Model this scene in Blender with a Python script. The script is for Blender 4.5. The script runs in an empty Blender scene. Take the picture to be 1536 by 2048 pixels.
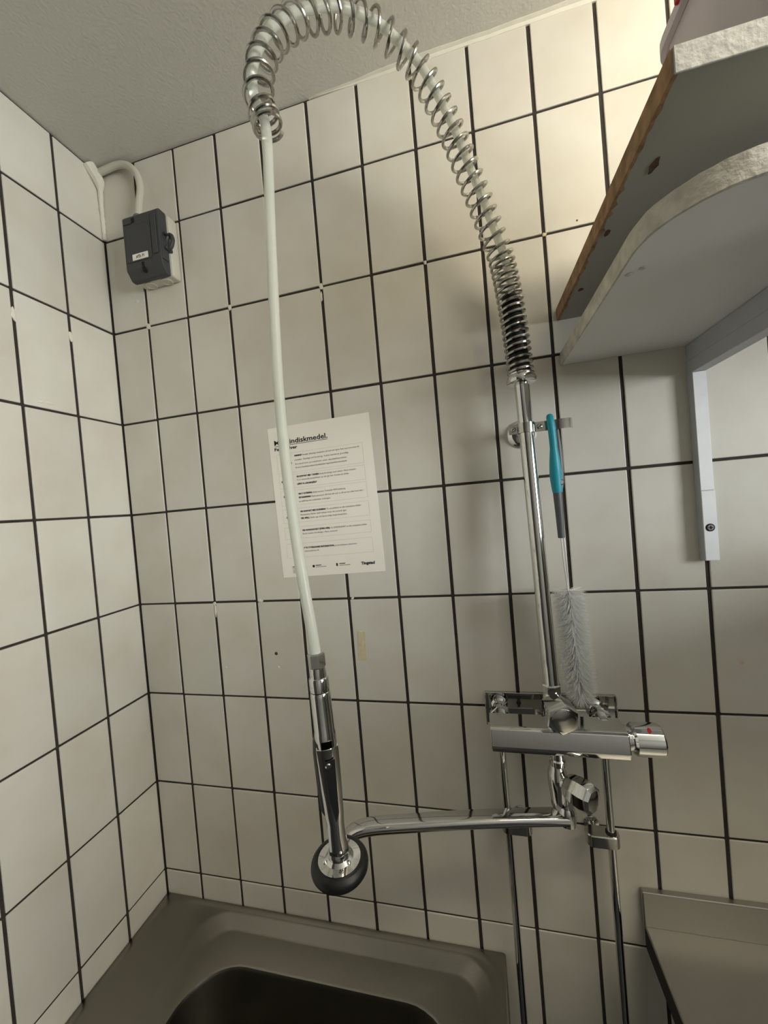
import bpy, bmesh, math, random
from mathutils import Vector, Matrix
random.seed(7)
PI = math.pi
scene = bpy.context.scene
COL = scene.collection

# ------------------------------------------------------------------ camera
cam_d = bpy.data.cameras.new('camera')
cam = bpy.data.objects.new('camera', cam_d); COL.objects.link(cam)
RX = Vector((0.96883165, 0.23252106, -0.08543532))       # image right
RY = Vector((-0.07908801, -0.03650258, -0.9961991))      # image down
RZ = Vector((-0.23475588, 0.97190613, -0.01697522))      # view direction
cam.matrix_world = Matrix(((RX.x, -RY.x, -RZ.x, 0.74865), (RX.y, -RY.y, -RZ.y, -0.70692),
                           (RX.z, -RY.z, -RZ.z, 1.73182), (0, 0, 0, 1)))
cam_d.sensor_fit = 'VERTICAL'; cam_d.sensor_height = 36.0
cam_d.lens = 36.0 * 773.5 / 2048.0
cam_d.clip_start = 0.02
scene.camera = cam

# ------------------------------------------------------------------ world, light, exposure
ROOM_X, ROOM_Y, CEIL = 3.0, -2.8, 2.511
w = bpy.data.worlds.new('world'); scene.world = w; w.use_nodes = True
w.node_tree.nodes['Background'].inputs[0].default_value = (0.55, 0.62, 0.72, 1)
w.node_tree.nodes['Background'].inputs[1].default_value = 0.3
scene.view_settings.view_transform = 'Standard'
scene.view_settings.look = 'None'
scene.view_settings.gamma = 1.0
scene.view_settings.use_curve_mapping = False
scene.view_settings.exposure = 0.0

def area_light(name, loc, direction, sx, sy, power, color, spread=PI):
    l = bpy.data.lights.new(name, 'AREA'); l.shape = 'RECTANGLE'; l.size = sx; l.size_y = sy
    l.energy = power; l.color = color; l.spread = spread
    o = bpy.data.objects.new(name, l); COL.objects.link(o)
    o.location = loc
    o.rotation_euler = Vector(direction).to_track_quat('-Z', 'Y').to_euler()
    return o
LAMP_LOC, LAMP_R, LAMP_LEN, LAMP_STRENGTH = (1.64, -0.61, 2.40), 0.04, 1.2, 25.0     # tube lamp, built further down
WIN = (-1.95, -0.90, 1.50, 2.30)                                        # window in the right wall: y0, y1, z0, z1
area_light('window_daylight', (ROOM_X - 0.02, (WIN[0] + WIN[1]) / 2, (WIN[2] + WIN[3]) / 2), (-1, 0, 0), WIN[1] - WIN[0] - .1, WIN[3] - WIN[2] - .1, 55.0, (0.93, 0.97, 0.98))

# ------------------------------------------------------------------ materials
def lin(c):
    return tuple(((v / 255) / 12.92 if v / 255 <= 0.04045 else ((v / 255 + 0.055) / 1.055) ** 2.4) for v in c) + (1,)
def new_mat(name):
    m = bpy.data.materials.new(name); m.use_nodes = True
    return m, m.node_tree, m.node_tree.nodes['Principled BSDF']
def mat(name, rgb, rough=0.5, metal=0.0, noise=None, bump=None, spec=0.5, coat=0.0):
    """noise=(scale, amount of value variation); bump=(scale, strength, distance)"""
    m, nt, b = new_mat(name)
    b.inputs['Base Color'].default_value = lin(rgb)
    b.inputs['Roughness'].default_value = rough; b.inputs['Metallic'].default_value = metal
    b.inputs['Specular IOR Level'].default_value = spec; b.inputs['Coat Weight'].default_value = coat
    tc = nt.nodes.new('ShaderNodeTexCoord')
    if noise:
        n = nt.nodes.new('ShaderNodeTexNoise'); n.inputs['Scale'].default_value = noise[0]; n.inputs['Detail'].default_value = 5
        nt.links.new(tc.outputs['Object'], n.inputs['Vector'])
        r = nt.nodes.new('ShaderNodeValToRGB'); c = lin(rgb)
        r.color_ramp.elements[0].position = 0.3; r.color_ramp.elements[1].position = 0.7
        r.color_ramp.elements[0].color = tuple(max(0, v * (1 - noise[1])) for v in c[:3]) + (1,)
        r.color_ramp.elements[1].color = tuple(min(1, v * (1 + noise[1])) for v in c[:3]) + (1,)
        nt.links.new(n.outputs['Fac'], r.inputs['Fac']); nt.links.new(r.outputs['Color'], b.inputs['Base Color'])
    if bump:
        n2 = nt.nodes.new('ShaderNodeTexNoise'); n2.inputs['Scale'].default_value = bump[0]; n2.inputs['Detail'].default_value = 4
        nt.links.new(tc.outputs['Object'], n2.inputs['Vector'])
        bp = nt.nodes.new('ShaderNodeBump'); bp.inputs['Strength'].default_value = bump[1]; bp.inputs['Distance'].default_value = bump[2]
        nt.links.new(n2.outputs['Fac'], bp.inputs['Height']); nt.links.new(bp.outputs['Normal'], b.inputs['Normal'])
    return m

def tile_material():
    m, nt, b = new_mat('glazed_tile')
    oi = nt.nodes.new('ShaderNodeObjectInfo')
    r = nt.nodes.new('ShaderNodeValToRGB'); e = r.color_ramp.elements
    e[0].color = lin((212, 209, 198)); e[1].color = lin((222, 219, 208))
    k = e.new(0.5); k.color = lin((217, 213, 203))
    nt.links.new(oi.outputs['Random'], r.inputs['Fac'])
    geo = nt.nodes.new('ShaderNodeNewGeometry')
    n = nt.nodes.new('ShaderNodeTexNoise'); n.inputs['Scale'].default_value = 9; n.inputs['Detail'].default_value = 6
    nt.links.new(geo.outputs['Position'], n.inputs['Vector'])
    rr = nt.nodes.new('ShaderNodeValToRGB'); rr.color_ramp.elements[0].position = 0.3; rr.color_ramp.elements[1].position = 0.62
    rr.color_ramp.elements[0].color = lin((246, 243, 239)); rr.color_ramp.elements[1].color = (1, 1, 1, 1)
    nt.links.new(n.outputs['Fac'], rr.inputs['Fac'])
    mx = nt.nodes.new('ShaderNodeMix'); mx.data_type = 'RGBA'; mx.blend_type = 'MULTIPLY'; mx.inputs[0].default_value = 1
    nt.links.new(r.outputs['Color'], mx.inputs[6]); nt.links.new(rr.outputs['Color'], mx.inputs[7])
    nt.links.new(mx.outputs[2], b.inputs['Base Color'])
    b.inputs['Roughness'].default_value = 0.42; b.inputs['Specular IOR Level'].default_value = 0.4
    n2 = nt.nodes.new('ShaderNodeTexNoise'); n2.inputs['Scale'].default_value = 22; n2.inputs['Detail'].default_value = 1
    nt.links.new(geo.outputs['Position'], n2.inputs['Vector'])
    bp = nt.nodes.new('ShaderNodeBump'); bp.inputs['Strength'].default_value = 0.15; bp.inputs['Distance'].default_value = 0.003
    nt.links.new(n2.outputs['Fac'], bp.inputs['Height']); nt.links.new(bp.outputs['Normal'], b.inputs['Normal'])
    return m

def brushed(name, rgb, rough, scale):
    m, nt, b = new_mat(name)
    b.inputs['Metallic'].default_value = 1.0; b.inputs['Base Color'].default_value = lin(rgb)
    tc = nt.nodes.new('ShaderNodeTexCoord'); mp = nt.nodes.new('ShaderNodeMapping'); mp.inputs['Scale'].default_value = scale
    n = nt.nodes.new('ShaderNodeTexNoise'); n.inputs['Scale'].default_value = 40; n.inputs['Detail'].default_value = 4
    nt.links.new(tc.outputs['Object'], mp.inputs['Vector']); nt.links.new(mp.outputs['Vector'], n.inputs['Vector'])
    mr = nt.nodes.new('ShaderNodeMapRange'); mr.inputs['To Min'].default_value = rough - 0.06; mr.inputs['To Max'].default_value = rough + 0.08
    nt.links.new(n.outputs['Fac'], mr.inputs['Value']); nt.links.new(mr.outputs['Result'], b.inputs['Roughness'])
    bp = nt.nodes.new('ShaderNodeBump'); bp.inputs['Strength'].default_value = 0.08; bp.inputs['Distance'].default_value = 0.001
    nt.links.new(n.outputs['Fac'], bp.inputs['Height']); nt.links.new(bp.outputs['Normal'], b.inputs['Normal'])
    return m

def translucent(name, rgb, mixf, rough=0.3):
    m, nt, b = new_mat(name)
    out = nt.nodes['Material Output']
    b.inputs['Base Color'].default_value = lin(rgb); b.inputs['Roughness'].default_value = rough
    t = nt.nodes.new('ShaderNodeBsdfTranslucent'); t.inputs['Color'].default_value = lin(rgb)
    mx = nt.nodes.new('ShaderNodeMixShader'); mx.inputs[0].default_value = mixf
    nt.links.new(b.outputs[0], mx.inputs[1]); nt.links.new(t.outputs[0], mx.inputs[2]); nt.links.new(mx.outputs[0], out.inputs[0])
    return m

M = {}
M['tile'] = tile_material()
M['grout'] = mat('dark_grout', (52, 45, 40), 0.9, noise=(60, 0.25), bump=(400, 0.5, 0.001))
M['ceiling'] = mat('painted_ceiling', (212, 209, 200), 0.85, noise=(3, 0.03), bump=(190, 0.5, 0.0016))
M['paint'] = mat('painted_wall', (150, 148, 142), 0.8, bump=(160, 0.3, 0.001))
M['floor'] = mat('vinyl_floor', (48, 47, 46), 0.6, noise=(14, 0.1))
M['caulk'] = mat('white_caulk', (226, 222, 208), 0.6, noise=(40, 0.04), bump=(90, 0.4, 0.002))
M['chrome'] = mat('chrome', (216, 216, 214), 0.07, 1.0)
M['chrome_worn'] = mat('worn_chrome', (190, 188, 182), 0.16, 1.0, noise=(60, 0.12))
M['spring'] = mat('spring_steel', (178, 176, 170), 0.2, 1.0)
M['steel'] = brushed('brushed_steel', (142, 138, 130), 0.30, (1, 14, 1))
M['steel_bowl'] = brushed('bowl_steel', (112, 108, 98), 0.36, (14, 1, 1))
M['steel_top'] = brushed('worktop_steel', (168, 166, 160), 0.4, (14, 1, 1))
M['hose'] = translucent('milky_hose', (238, 240, 232), 0.35, 0.28)
_n = M['hose'].node_tree; _o = _n.nodes['Material Output']; _r = _n.nodes.new('ShaderNodeBsdfRefraction')
_r.inputs['IOR'].default_value = 1.12; _r.inputs['Roughness'].default_value = 0.35; _r.inputs['Color'].default_value = (.93, .94, .91, 1)
_m = _n.nodes.new('ShaderNodeMixShader'); _m.inputs[0].default_value = 0.42
_n.links.new(_o.inputs[0].links[0].from_socket, _m.inputs[1]); _n.links.new(_r.outputs[0], _m.inputs[2]); _n.links.new(_m.outputs[0], _o.inputs[0])
M['rubber'] = mat('black_rubber', (13, 13, 13), 0.45)
M['grip'] = mat('black_grip', (26, 26, 26), 0.4)
M['shade_fittings'] = mat('dark_shade_fittings', (20, 19, 18), 0.7)  # dark fittings; on the worktop frame this colour paints in the shadow
M['laminate'] = mat('white_laminate', (226, 226, 222), 0.5, noise=(3, 0.03))
M['laminate_grey'] = mat('grey_laminate', (158, 156, 146), 0.55, noise=(4, 0.05))
M['edge_white'] = mat('painted_board_edge', (186, 183, 174), 0.7, noise=(70, 0.10), bump=(150, 0.7, 0.002))
M['edge_worn'] = mat('worn_board_edge', (196, 192, 180), 0.75, noise=(55, 0.22), bump=(120, 0.8, 0.002))
M['edge_wood'] = mat('raw_chipboard', (150, 118, 84), 0.85, noise=(75, 0.4), bump=(150, 0.9, 0.002))
M['chip'] = mat('chipped_brown', (86, 62, 44), 0.9, noise=(200, 0.3))
M['bracket'] = mat('grey_painted_metal', (176, 178, 182), 0.45, noise=(20, 0.04))
M['bracket_lit'] = mat('lit_bracket_paint', (240, 242, 243), 0.45, noise=(26, 0.05))  # paler copy of the bracket paint, front light put into the colour
M['screw'] = mat('zinc_screw', (150, 148, 142), 0.35, 1.0)
M['black'] = mat('black_recess', (8, 8, 8), 0.8)
M['paper'] = mat('white_paper', (250, 245, 234), 0.8)
M['ink'] = mat('black_ink', (22, 22, 24), 0.8)
M['ink_grey'] = mat('grey_ink', (96, 94, 90), 0.8)
M['ink_pale'] = mat('pale_rule', (196, 190, 178), 0.8)
M['plastic_dark'] = mat('charcoal_plastic', (62, 63, 64), 0.5, bump=(300, 0.15, 0.0006))
M['plastic_grey'] = mat('grey_plastic', (112, 112, 112), 0.5)
M['plastic_white'] = mat('off_white_plastic', (208, 204, 190), 0.45)
M['cable'] = mat('cable_sheath', (206, 203, 190), 0.5)
M['teal'] = mat('teal_rubber', (24, 150, 166), 0.45)
M['slate'] = mat('slate_plastic', (84, 86, 88), 0.45)
M['wire'] = mat('brush_wire', (232, 231, 226), 0.3, 0.25)
M['bristle'] = translucent('white_bristle', (253, 253, 251), 0.5, 0.5)
M['tub'] = translucent('frosted_tub', (214, 208, 212), 0.25, 0.4)
M['red'] = mat('red_plastic', (190, 24, 44), 0.4)
M['residue'] = mat('tape_residue', (216, 204, 172), 0.6, noise=(120, 0.08))

# ------------------------------------------------------------------ mesh helpers
class MB:
    """collects geometry in world coordinates"""
    def __init__(s): s.v = []; s.f = []; s.boxy = False
    def add(s, vs, fs):
        o = len(s.v); s.v += [Vector(p) for p in vs]; s.f += [tuple(i + o for i in q) for q in fs]; return s
    def box(s, lo, hi, bev=0.0, seg=2, rot=None, piv=None):
        s.boxy = True; bm = bmesh.new(); bmesh.ops.create_cube(bm, size=1)
        c = [(a + b) / 2 for a, b in zip(lo, hi)]; d = [abs(b - a) for a, b in zip(lo, hi)]
        for q in bm.verts: q.co = Vector((q.co.x * d[0] + c[0], q.co.y * d[1] + c[1], q.co.z * d[2] + c[2]))
        if bev: bmesh.ops.bevel(bm, geom=bm.edges[:], offset=bev, segments=seg, profile=0.5, affect='EDGES')
        if rot is not None:
            bmesh.ops.rotate(bm, verts=bm.verts, cent=Vector(piv if piv else c), matrix=rot)
        s.bm(bm); return s
    def bm(s, bm):
        bm.verts.index_update(); s.add([q.co.copy() for q in bm.verts], [[q.index for q in f.verts] for f in bm.faces]); bm.free()
    def lathe(s, prof, org, axis, seg=28, ref=None, a0=0.0):
        """prof: list of (radius, height along axis); closed with caps where radius > 0"""
        ax = Vector(axis).normalized(); org = Vector(org)
        u = Vector(ref).normalized() if ref else ax.orthogonal().normalized()
        u = (u - ax * u.dot(ax)).normalized(); v = ax.cross(u)
        vs = []; fs = []
        for r, h in prof:
            for i in range(seg):
                a = a0 + 2 * PI * i / seg; vs.append(org + ax * h + (u * math.cos(a) + v * math.sin(a)) * r)
        for j in range(len(prof) - 1):
            for i in range(seg):
                k = (i + 1) % seg; fs.append((j * seg + i, j * seg + k, (j + 1) * seg + k, (j + 1) * seg + i))
        fs.append(tuple(reversed(range(seg)))); fs.append(tuple(range((len(prof) - 1) * seg, len(prof) * seg)))
        s.add(vs, fs); return s
    def tube(s, pts, r, seg=10, sx=1.0, sy=1.0, up=None, p=1.0):
        """swept tube; r number or list; sx/sy squash the section"""
        pts = [Vector(p) for p in pts]; n = len(pts)
        rs = r if isinstance(r, (list, tuple)) else [r] * n
        T = []
        for i in range(n):
            d = pts[min(i + 1, n - 1)] - pts[max(i - 1, 0)]; T.append(d.normalized())
        u = Vector(up) if up else T[0].orthogonal()
        vs = []; fs = []
        for i in range(n):
            u = (u - T[i] * u.dot(T[i])).normalized(); v = T[i].cross(u)
            for k in range(seg):
                a = 2 * PI * k / seg; ca, sa_ = math.cos(a), math.sin(a)
                if p != 1.0: ca = math.copysign(abs(ca) ** p, ca); sa_ = math.copysign(abs(sa_) ** p, sa_)
                vs.append(pts[i] + (u * ca * sx + v * sa_ * sy) * rs[i])
        for j in range(n - 1):
            for i in range(seg):
                k = (i + 1) % seg; fs.append((j * seg + i, j * seg + k, (j + 1) * seg + k, (j + 1) * seg + i))
        fs.append(tuple(reversed(range(seg)))); fs.append(tuple(range((n - 1) * seg, n * seg)))
        s.add(vs, fs); return s
    def prism(s, poly, d0, d1, fn, bev=0.0, seg=2):
        """poly: 2-D outline; fn(a, b, d) -> world point"""
        s.boxy = True; n = len(poly); bm = bmesh.new()
        A = [bm.verts.new(fn(a, b, d0)) for a, b in poly]; B = [bm.verts.new(fn(a, b, d1)) for a, b in poly]
        bm.faces.new(A); bm.faces.new(list(reversed(B)))
        for i in range(n):
            k = (i + 1) % n; bm.faces.new((A[i], B[i], B[k], A[k]))
        bmesh.ops.recalc_face_normals(bm, faces=bm.faces)
        if bev: bmesh.ops.bevel(bm, geom=bm.edges[:], offset=bev, segments=seg, profile=0.5, affect='EDGES', clamp_overlap=True)
        s.bm(bm); return s
    def rings(s, rs, cap0=False, cap1=False):
        n = len(rs[0]); vs = [p for r in rs for p in r]; fs = []
        for j in range(len(rs) - 1):
            for i in range(n):
                k = (i + 1) % n; fs.append((j * n + i, j * n + k, (j + 1) * n + k, (j + 1) * n + i))
        if cap0: fs.append(tuple(reversed(range(n))))
        if cap1: fs.append(tuple(range((len(rs) - 1) * n, len(rs) * n)))
        s.add(vs, fs); return s
    def mesh(s, name, off=Vector((0, 0, 0)), angle=28, fix=True):
        me = bpy.data.meshes.new(name)
        me.from_pydata([p - off for p in s.v], [], s.f)
        if fix:
            bm = bmesh.new(); bm.from_mesh(me); bmesh.ops.recalc_face_normals(bm, faces=bm.faces); bm.to_mesh(me); bm.free()
        me.shade_smooth(); me.set_sharp_from_angle(angle=math.radians(min(angle, 13) if s.boxy else angle))   # keep flat faces flat next to bevels
        return me

ORG = {}      # world origin of every object, so that parts may be given in world coordinates
def obj(name, mb, m, parent=None, loc=None, angle=28, fix=True):
    if parent is not None and loc is None: L = ORG[parent.name]
    else: L = Vector(loc) if loc is not None else Vector((0, 0, 0))
    o = bpy.data.objects.new(name, mb.mesh(name, L, angle, fix)); COL.objects.link(o)
    mm = M[m] if isinstance(m, str) else m
    o.data.materials.append(mm)
    if parent is not None: o.parent = parent; o.location = L - ORG[parent.name]
    else: o.location = L
    ORG[o.name] = L
    return o
def tag(o, label=None, cat=None, group=None, kind=None):
    if label: o['label'] = label
    if cat: o['category'] = cat
    if group: o['group'] = group
    if kind: o['kind'] = kind
    return o
def thing(name, label, cat, loc, group=None):
    o = bpy.data.objects.new(name, None); COL.objects.link(o); o.location = loc
    o.empty_display_size = 0.05
    ORG[o.name] = Vector(loc)
    return tag(o, label, cat, group)
def smooth_path(pts, n, passes=2):
    """Catmull-Rom resample to n points, evenly spaced"""
    P = [Vector(p) for p in pts]; P = [P[0] * 2 - P[1]] + P + [P[-1] * 2 - P[-2]]
    out = []
    for i in range(1, len(P) - 2):
        for k in range(24):
            t = k / 24; a, b, c, d = P[i - 1:i + 3]
            out.append(0.5 * ((2 * b) + (c - a) * t + (2 * a - 5 * b + 4 * c - d) * t * t + (3 * b - a - 3 * c + d) * t ** 3))
    out.append(P[-2])
    for _ in range(passes * 10):
        out = [out[0]] + [(out[i - 1] + out[i] * 2 + out[i + 1]) / 4 for i in range(1, len(out) - 1)] + [out[-1]]
    L = [0]
    for i in range(1, len(out)): L.append(L[-1] + (out[i] - out[i - 1]).length)
    res = []; j = 0
    for k in range(n):
        s = L[-1] * k / (n - 1)
        while j < len(L) - 2 and L[j + 1] < s: j += 1
        t = (s - L[j]) / max(1e-9, L[j + 1] - L[j]); res.append(out[j].lerp(out[j + 1], min(1, t)))
    return res

# ------------------------------------------------------------------ room shell
tag(obj('floor', MB().box((-0.12, ROOM_Y - 0.12, -0.1), (ROOM_X + 0.12, 0.12, 0.0)), 'floor'), kind='structure')
tag(obj('ceiling', MB().box((-0.12, ROOM_Y - 0.12, CEIL), (ROOM_X + 0.12, 0.12, CEIL + 0.1)), 'ceiling'), kind='structure')
wall_back = tag(obj('wall_back', MB().box((-0.12, 0.0016, 0), (ROOM_X + 0.12, 0.12, CEIL)), 'grout'), kind='structure')
wall_left = tag(obj('wall_left', MB().box((-0.12, ROOM_Y, 0), (-0.0016, 0.0016, CEIL)), 'grout'), kind='structure')
# right wall with a window opening, front wall (behind the camera)
wy0, wy1, wz0, wz1 = WIN
wr = MB()
wr.box((ROOM_X, ROOM_Y, 0), (ROOM_X + 0.12, wy0, CEIL)).box((ROOM_X, wy1, 0), (ROOM_X + 0.12, 0.0016, CEIL))
wr.box((ROOM_X, wy0, 0), (ROOM_X + 0.12, wy1, wz0)).box((ROOM_X, wy0, wz1), (ROOM_X + 0.12, wy1, CEIL))
tag(obj('wall_right', wr, 'paint'), kind='structure')
tag(obj('wall_front', MB().box((-0.12, ROOM_Y - 0.12, 0), (ROOM_X + 0.12, ROOM_Y, CEIL)), 'paint'), kind='structure')
wn = tag(obj('window_1', MB().box((ROOM_X + 0.05, wy0, wz0), (ROOM_X + 0.06, wy1, wz1)), 'tub'), kind='structure')
fr = MB()
for a, b in ((wy0, wy0 + 0.05), (wy1 - 0.05, wy1)): fr.box((ROOM_X + 0.03, a, wz0), (ROOM_X + 0.08, b, wz1))
for a, b in ((wz0, wz0 + 0.05), (wz1 - 0.05, wz1)): fr.box((ROOM_X + 0.03, wy0, a), (ROOM_X + 0.08, wy1, b))
obj('window_frame', fr, 'laminate', wn)

# tiles: one object per tile, meshes shared between tiles of one size
TILE = {}
def tile_mesh(wd, ht, side):
    key = (round(wd, 4), round(ht, 4), side)
    if key not in TILE:
        mb = MB()
        if side == 'b': mb.box((0, -0.0004, 0), (wd, 0.005, ht), 0.0013, 2)
        else: mb.box((-0.005, 0, 0), (0.0004, wd, ht), 0.0013, 2)
        me = mb.mesh('tile'); me.materials.append(M['tile']); TILE[key] = me
    return TILE[key]
GV, GH = 0.0056, 0.0042           # joint widths
ZL = [CEIL + GH / 2 - 0.0034] + [2.36 - 0.20062 * j for j in range(12)] + [0.0]
def lay(wall, lines, side):
    for c in range(len(lines) - 1):
        for r in range(len(ZL) - 1):
            if side == 'b' and c >= 15 and r >= 7: continue      # behind the added dishwasher
            z0 = ZL[r + 1] + GH / 2; z1 = ZL[r] - GH / 2
            a = lines[c] + GV / 2; b = lines[c + 1] - GV / 2
            o = bpy.data.objects.new('tile', tile_mesh(b - a, z1 - z0, side)); COL.objects.link(o); o.parent = wall
            if side == 'b': o.location = (a, 0, z0)
            else: o.location = (0, -b, z0)
            o.location += Vector((random.uniform(-1, 1), random.uniform(-0.4, 0.4), random.uniform(-1, 1))) * 0.0004
lay(wall_back, [0.0] + [0.0924 + 0.1 * i for i in range(24)], 'b')
lay(wall_left, [0.0] + [0.0976 + 0.0968 * i for i in range(10)], 'l')

# joints and repairs on the walls
def dab(wall, x, y, z, sx, sz, m='caulk', name='filler_dab'):
    mb = MB(); n = 11; rim = [];
    for i in range(n):
        a = 2 * PI * i / n; k = random.uniform(0.7, 1.15); rim.append((math.cos(a) * k, math.sin(a) * k))
    if wall is wall_back: P = lambda p, q, d: Vector((x + p * sx, -d, z + q * sz))
    else: P = lambda p, q, d: Vector((d, y + p * sx, z + q * sz))
    mb.rings([[P(p, q, -0.001) for p, q in rim], [P(p, q, 0.0004) for p, q in rim], [P(p * .55, q * .55, 0.0013) for p, q in rim]], cap1=True)
    return obj(name, mb, m, wall)
for x, z, sx, sz in [(0.0924, 2.1594, .005, .006), (0.2924, 2.160, .005, .006), (0.4924, 2.1594, .005, .006), (0.3005, 1.5585, .007, .004),
                     (0.5005, 1.558, .003, .003), (0.1924, 1.555, .004, .004), (0.1930, 1.540, .003, .014), (0.4905, 2.140, .003, .010),
                     (0.6924, 2.1590, .003, .004), (0.07, 2.2170, .006, .005), (0.206, 1.418, .003, .003), (0.330, 1.421, .0025, .0025)]:
    dab(wall_back, x, 0, z, sx, sz)
for y, z, sx, sz in [(-0.0976, 2.115, .004, .012), (-0.1944, 2.115, .005, .012), (-0.150, 1.972, .010, .003), (-0.165, 1.972, .004, .003)]:
    dab(wall_left, 0, y, z, sx, sz)
dab(wall_back, 0.3272, 0, 1.4489, .004, .0035, 'chip', 'glaze_chip')
dab(wall_back, 1.1286, 0, 1.4419, .0045, .0045, 'residue', 'wall_plug')
dab(wall_back, 0.8930, 0, 2.1594, .0035, .0035, 'residue', 'filler_dab')
dab(wall_back, 0.944, 0, 2.170, .0015, .0015, 'chip', 'glaze_chip')
tape = MB().box((0.5035, -0.0009, 1.437), (0.5205, 0.0005, 1.494), 0.0004, 1, Matrix.Rotation(math.radians(1), 3, 'Y'))
tape.box((0.5065, -0.0016, 1.466), (0.5145, -0.0005, 1.493), 0.0004, 1)
obj('tape_residue', tape, 'residue', wall_back)
# caulk in the corner and along the ceiling
cor = [(0.004, -0.004, 2.362), (0.004, -0.004, 2.40), (0.005, -0.005, 2.44), (0.007, -0.006, 2.47), (0.009, -0.010, 2.485), (0.006, -0.018, 2.498), (0.004, -0.026, 2.51)]
tr = MB().tube(smooth_path(cor, 26, 1), [0.0035 + 0.0025 * (i / 25) + (0.009 if i > 17 else 0) * math.sin(min(1, (i - 17) / 5) * PI / 2) * 0.7 + random.uniform(-.0006, .0006) for i in range(26)], 10)
tag(obj('trim_1', tr, 'caulk'), kind='structure')
cl = MB(); rs = []
for i in range(70):
    x = 0.50 + 1.9 * i / 69; a = 0.007 * min(1, i / 6) + random.uniform(-.0012, .0012); b = 0.006 * min(1, i / 6) + random.uniform(-.001, .001)
    rs.append([Vector((x, 0.002, CEIL + 0.002)), Vector((x, -a - .001, CEIL + 0.002)), Vector((x, -a - .001, CEIL - .0008)), Vector((x, -a * .45, CEIL - b * .45)), Vector((x, -.001, CEIL - b - .001)), Vector((x, 0.002, CEIL - b - .001))])
cl.rings(rs, True, True)
tag(obj('trim_2', cl, 'caulk'), kind='structure')

# ------------------------------------------------------------------ ceiling lamp (above and behind the camera, out of frame)
lt = thing('ceiling_lamp', 'long tube lamp on the ceiling parallel to the tiled back wall', 'lamp', (LAMP_LOC[0], LAMP_LOC[1], CEIL))
lx0, lx1 = LAMP_LOC[0] - LAMP_LEN / 2, LAMP_LOC[0] + LAMP_LEN / 2
obj('housing', MB().box((lx0, LAMP_LOC[1] - 0.045, LAMP_LOC[2] + LAMP_R * .8), (lx1, LAMP_LOC[1] + 0.045, CEIL), 0.006), 'plastic_white', lt)
for xa, xb in ((lx0 - .012, lx0 + .004), (lx1 - .004, lx1 + .012)): obj('end_cap', MB().lathe([(LAMP_R * 1.03, 0), (LAMP_R * 1.03, xb - xa)], (xa, LAMP_LOC[1], LAMP_LOC[2]), (1, 0, 0), 24), 'plastic_white', lt)
m_, nt_, b_ = new_mat('lit_opal_diffuser')
b_.inputs['Base Color'].default_value = (.8, .8, .8, 1); b_.inputs['Emission Color'].default_value = (1.0, 0.90, 0.70, 1); b_.inputs['Emission Strength'].default_value = LAMP_STRENGTH
obj('diffuser', MB().lathe([(LAMP_R, 0), (LAMP_R, LAMP_LEN)], (lx0, LAMP_LOC[1], LAMP_LOC[2]), (1, 0, 0), 24), m_, lt)

# ------------------------------------------------------------------ sink
def rrect(x0, x1, y0, y1, r, z, n=9, bow=0.0):
    """ring, y0 nearest the wall; bow bulges the wall side"""
    out = []
    for cx, cy, a0 in ((x1 - r, y0 - r, 0), (x0 + r, y0 - r, PI / 2), (x0 + r, y1 + r, PI), (x1 - r, y1 + r, 1.5 * PI)):
        for i in range(n + 1):
            a = a0 + PI / 2 * i / n; out.append(Vector((cx + r * math.cos(a), cy + r * math.sin(a), z)))
    return out
SINK_L = (0.37, -0.28, 0.0)
sink = thing('sink', 'stainless steel sink with deep rounded bowl in the tiled corner', 'sink', SINK_L)
deck = MB()
deck.rings([rrect(.0012, .7345, -.001, -.56, .004, .862), rrect(.0012, .7345, -.001, -.56, .004, .9005), rrect(.0025, .733, -.002, -.558, .004, .9025),
            rrect(.020, .727, -.0075, -.545, .055, .9025), rrect(.024, .724, -.0105, -.541, .055, .8998),
            rrect(.118, .712, -.0125, -.505, .055, .8995), rrect(.124, .708, -.0165, -.500, .055, .8975),
            rrect(.146, .690, -.030, -.485, .050, .884), rrect(.152, .685, -.034, -.480, .048, .8822),
            rrect(.158, .662, -.082, -.462, .095, .8818), rrect(.162, .658, -.085, -.458, .093, .8800)])
obj('deck', deck, 'steel', sink, angle=60, fix=False)
bowl = MB()
bowl.rings([rrect(.162, .658, -.085, -.458, .093, .8800), rrect(.165, .655, -.088, -.455, .090, .874), rrect(.170, .650, -.093, -.450, .086, .80),
            rrect(.176, .644, -.099, -.444, .082, .70), rrect(.19, .63, -.113, -.43, .07, .675), rrect(.24, .58, -.16, -.38, .05, .665), rrect(.38, .44, -.25, -.29, .018, .662)], cap1=True)
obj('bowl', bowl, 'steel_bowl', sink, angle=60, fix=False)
obj('drain', MB().lathe([(0.0, .001), (.030, .001), (.040, .004), (.042, .002), (.042, 0)], (.41, -.27, .664), (0, 0, 1), 32), 'chrome', sink)
for x in (.03, .705):
    for y in (-.03, -.53): obj('leg', MB().box((x - .015, y - .015, 0), (x + .015, y + .015, .864), .002), 'steel', sink)

# ------------------------------------------------------------------ worktop at the right
work = thing('worktop', 'stainless steel worktop with low upstand against the tiles at right', 'worktop', (1.2, -.33, 0))
obj('top_sheet', MB().box((.9625, -.66, .998), (1.44, -.0012, 1.0035), .0015), 'steel_top', work)
obj('upstand', MB().box((.9610, -.0125, 1.002), (1.44, -.0012, 1.0605), .002), 'steel_top', work)
obj('shaded_underframe', MB().box((.9635, -.65, .958), (1.435, -.003, .9985), .002), 'shade_fittings', work)  # side below the sheet, its shadow put into the dark colour
for x in (1.28, 1.41):
    for y in (-.05, -.61): obj('leg', MB().box((x - .02, y - .02, 0), (x + .02, y + .02, .959), .002), 'steel', work)

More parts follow.
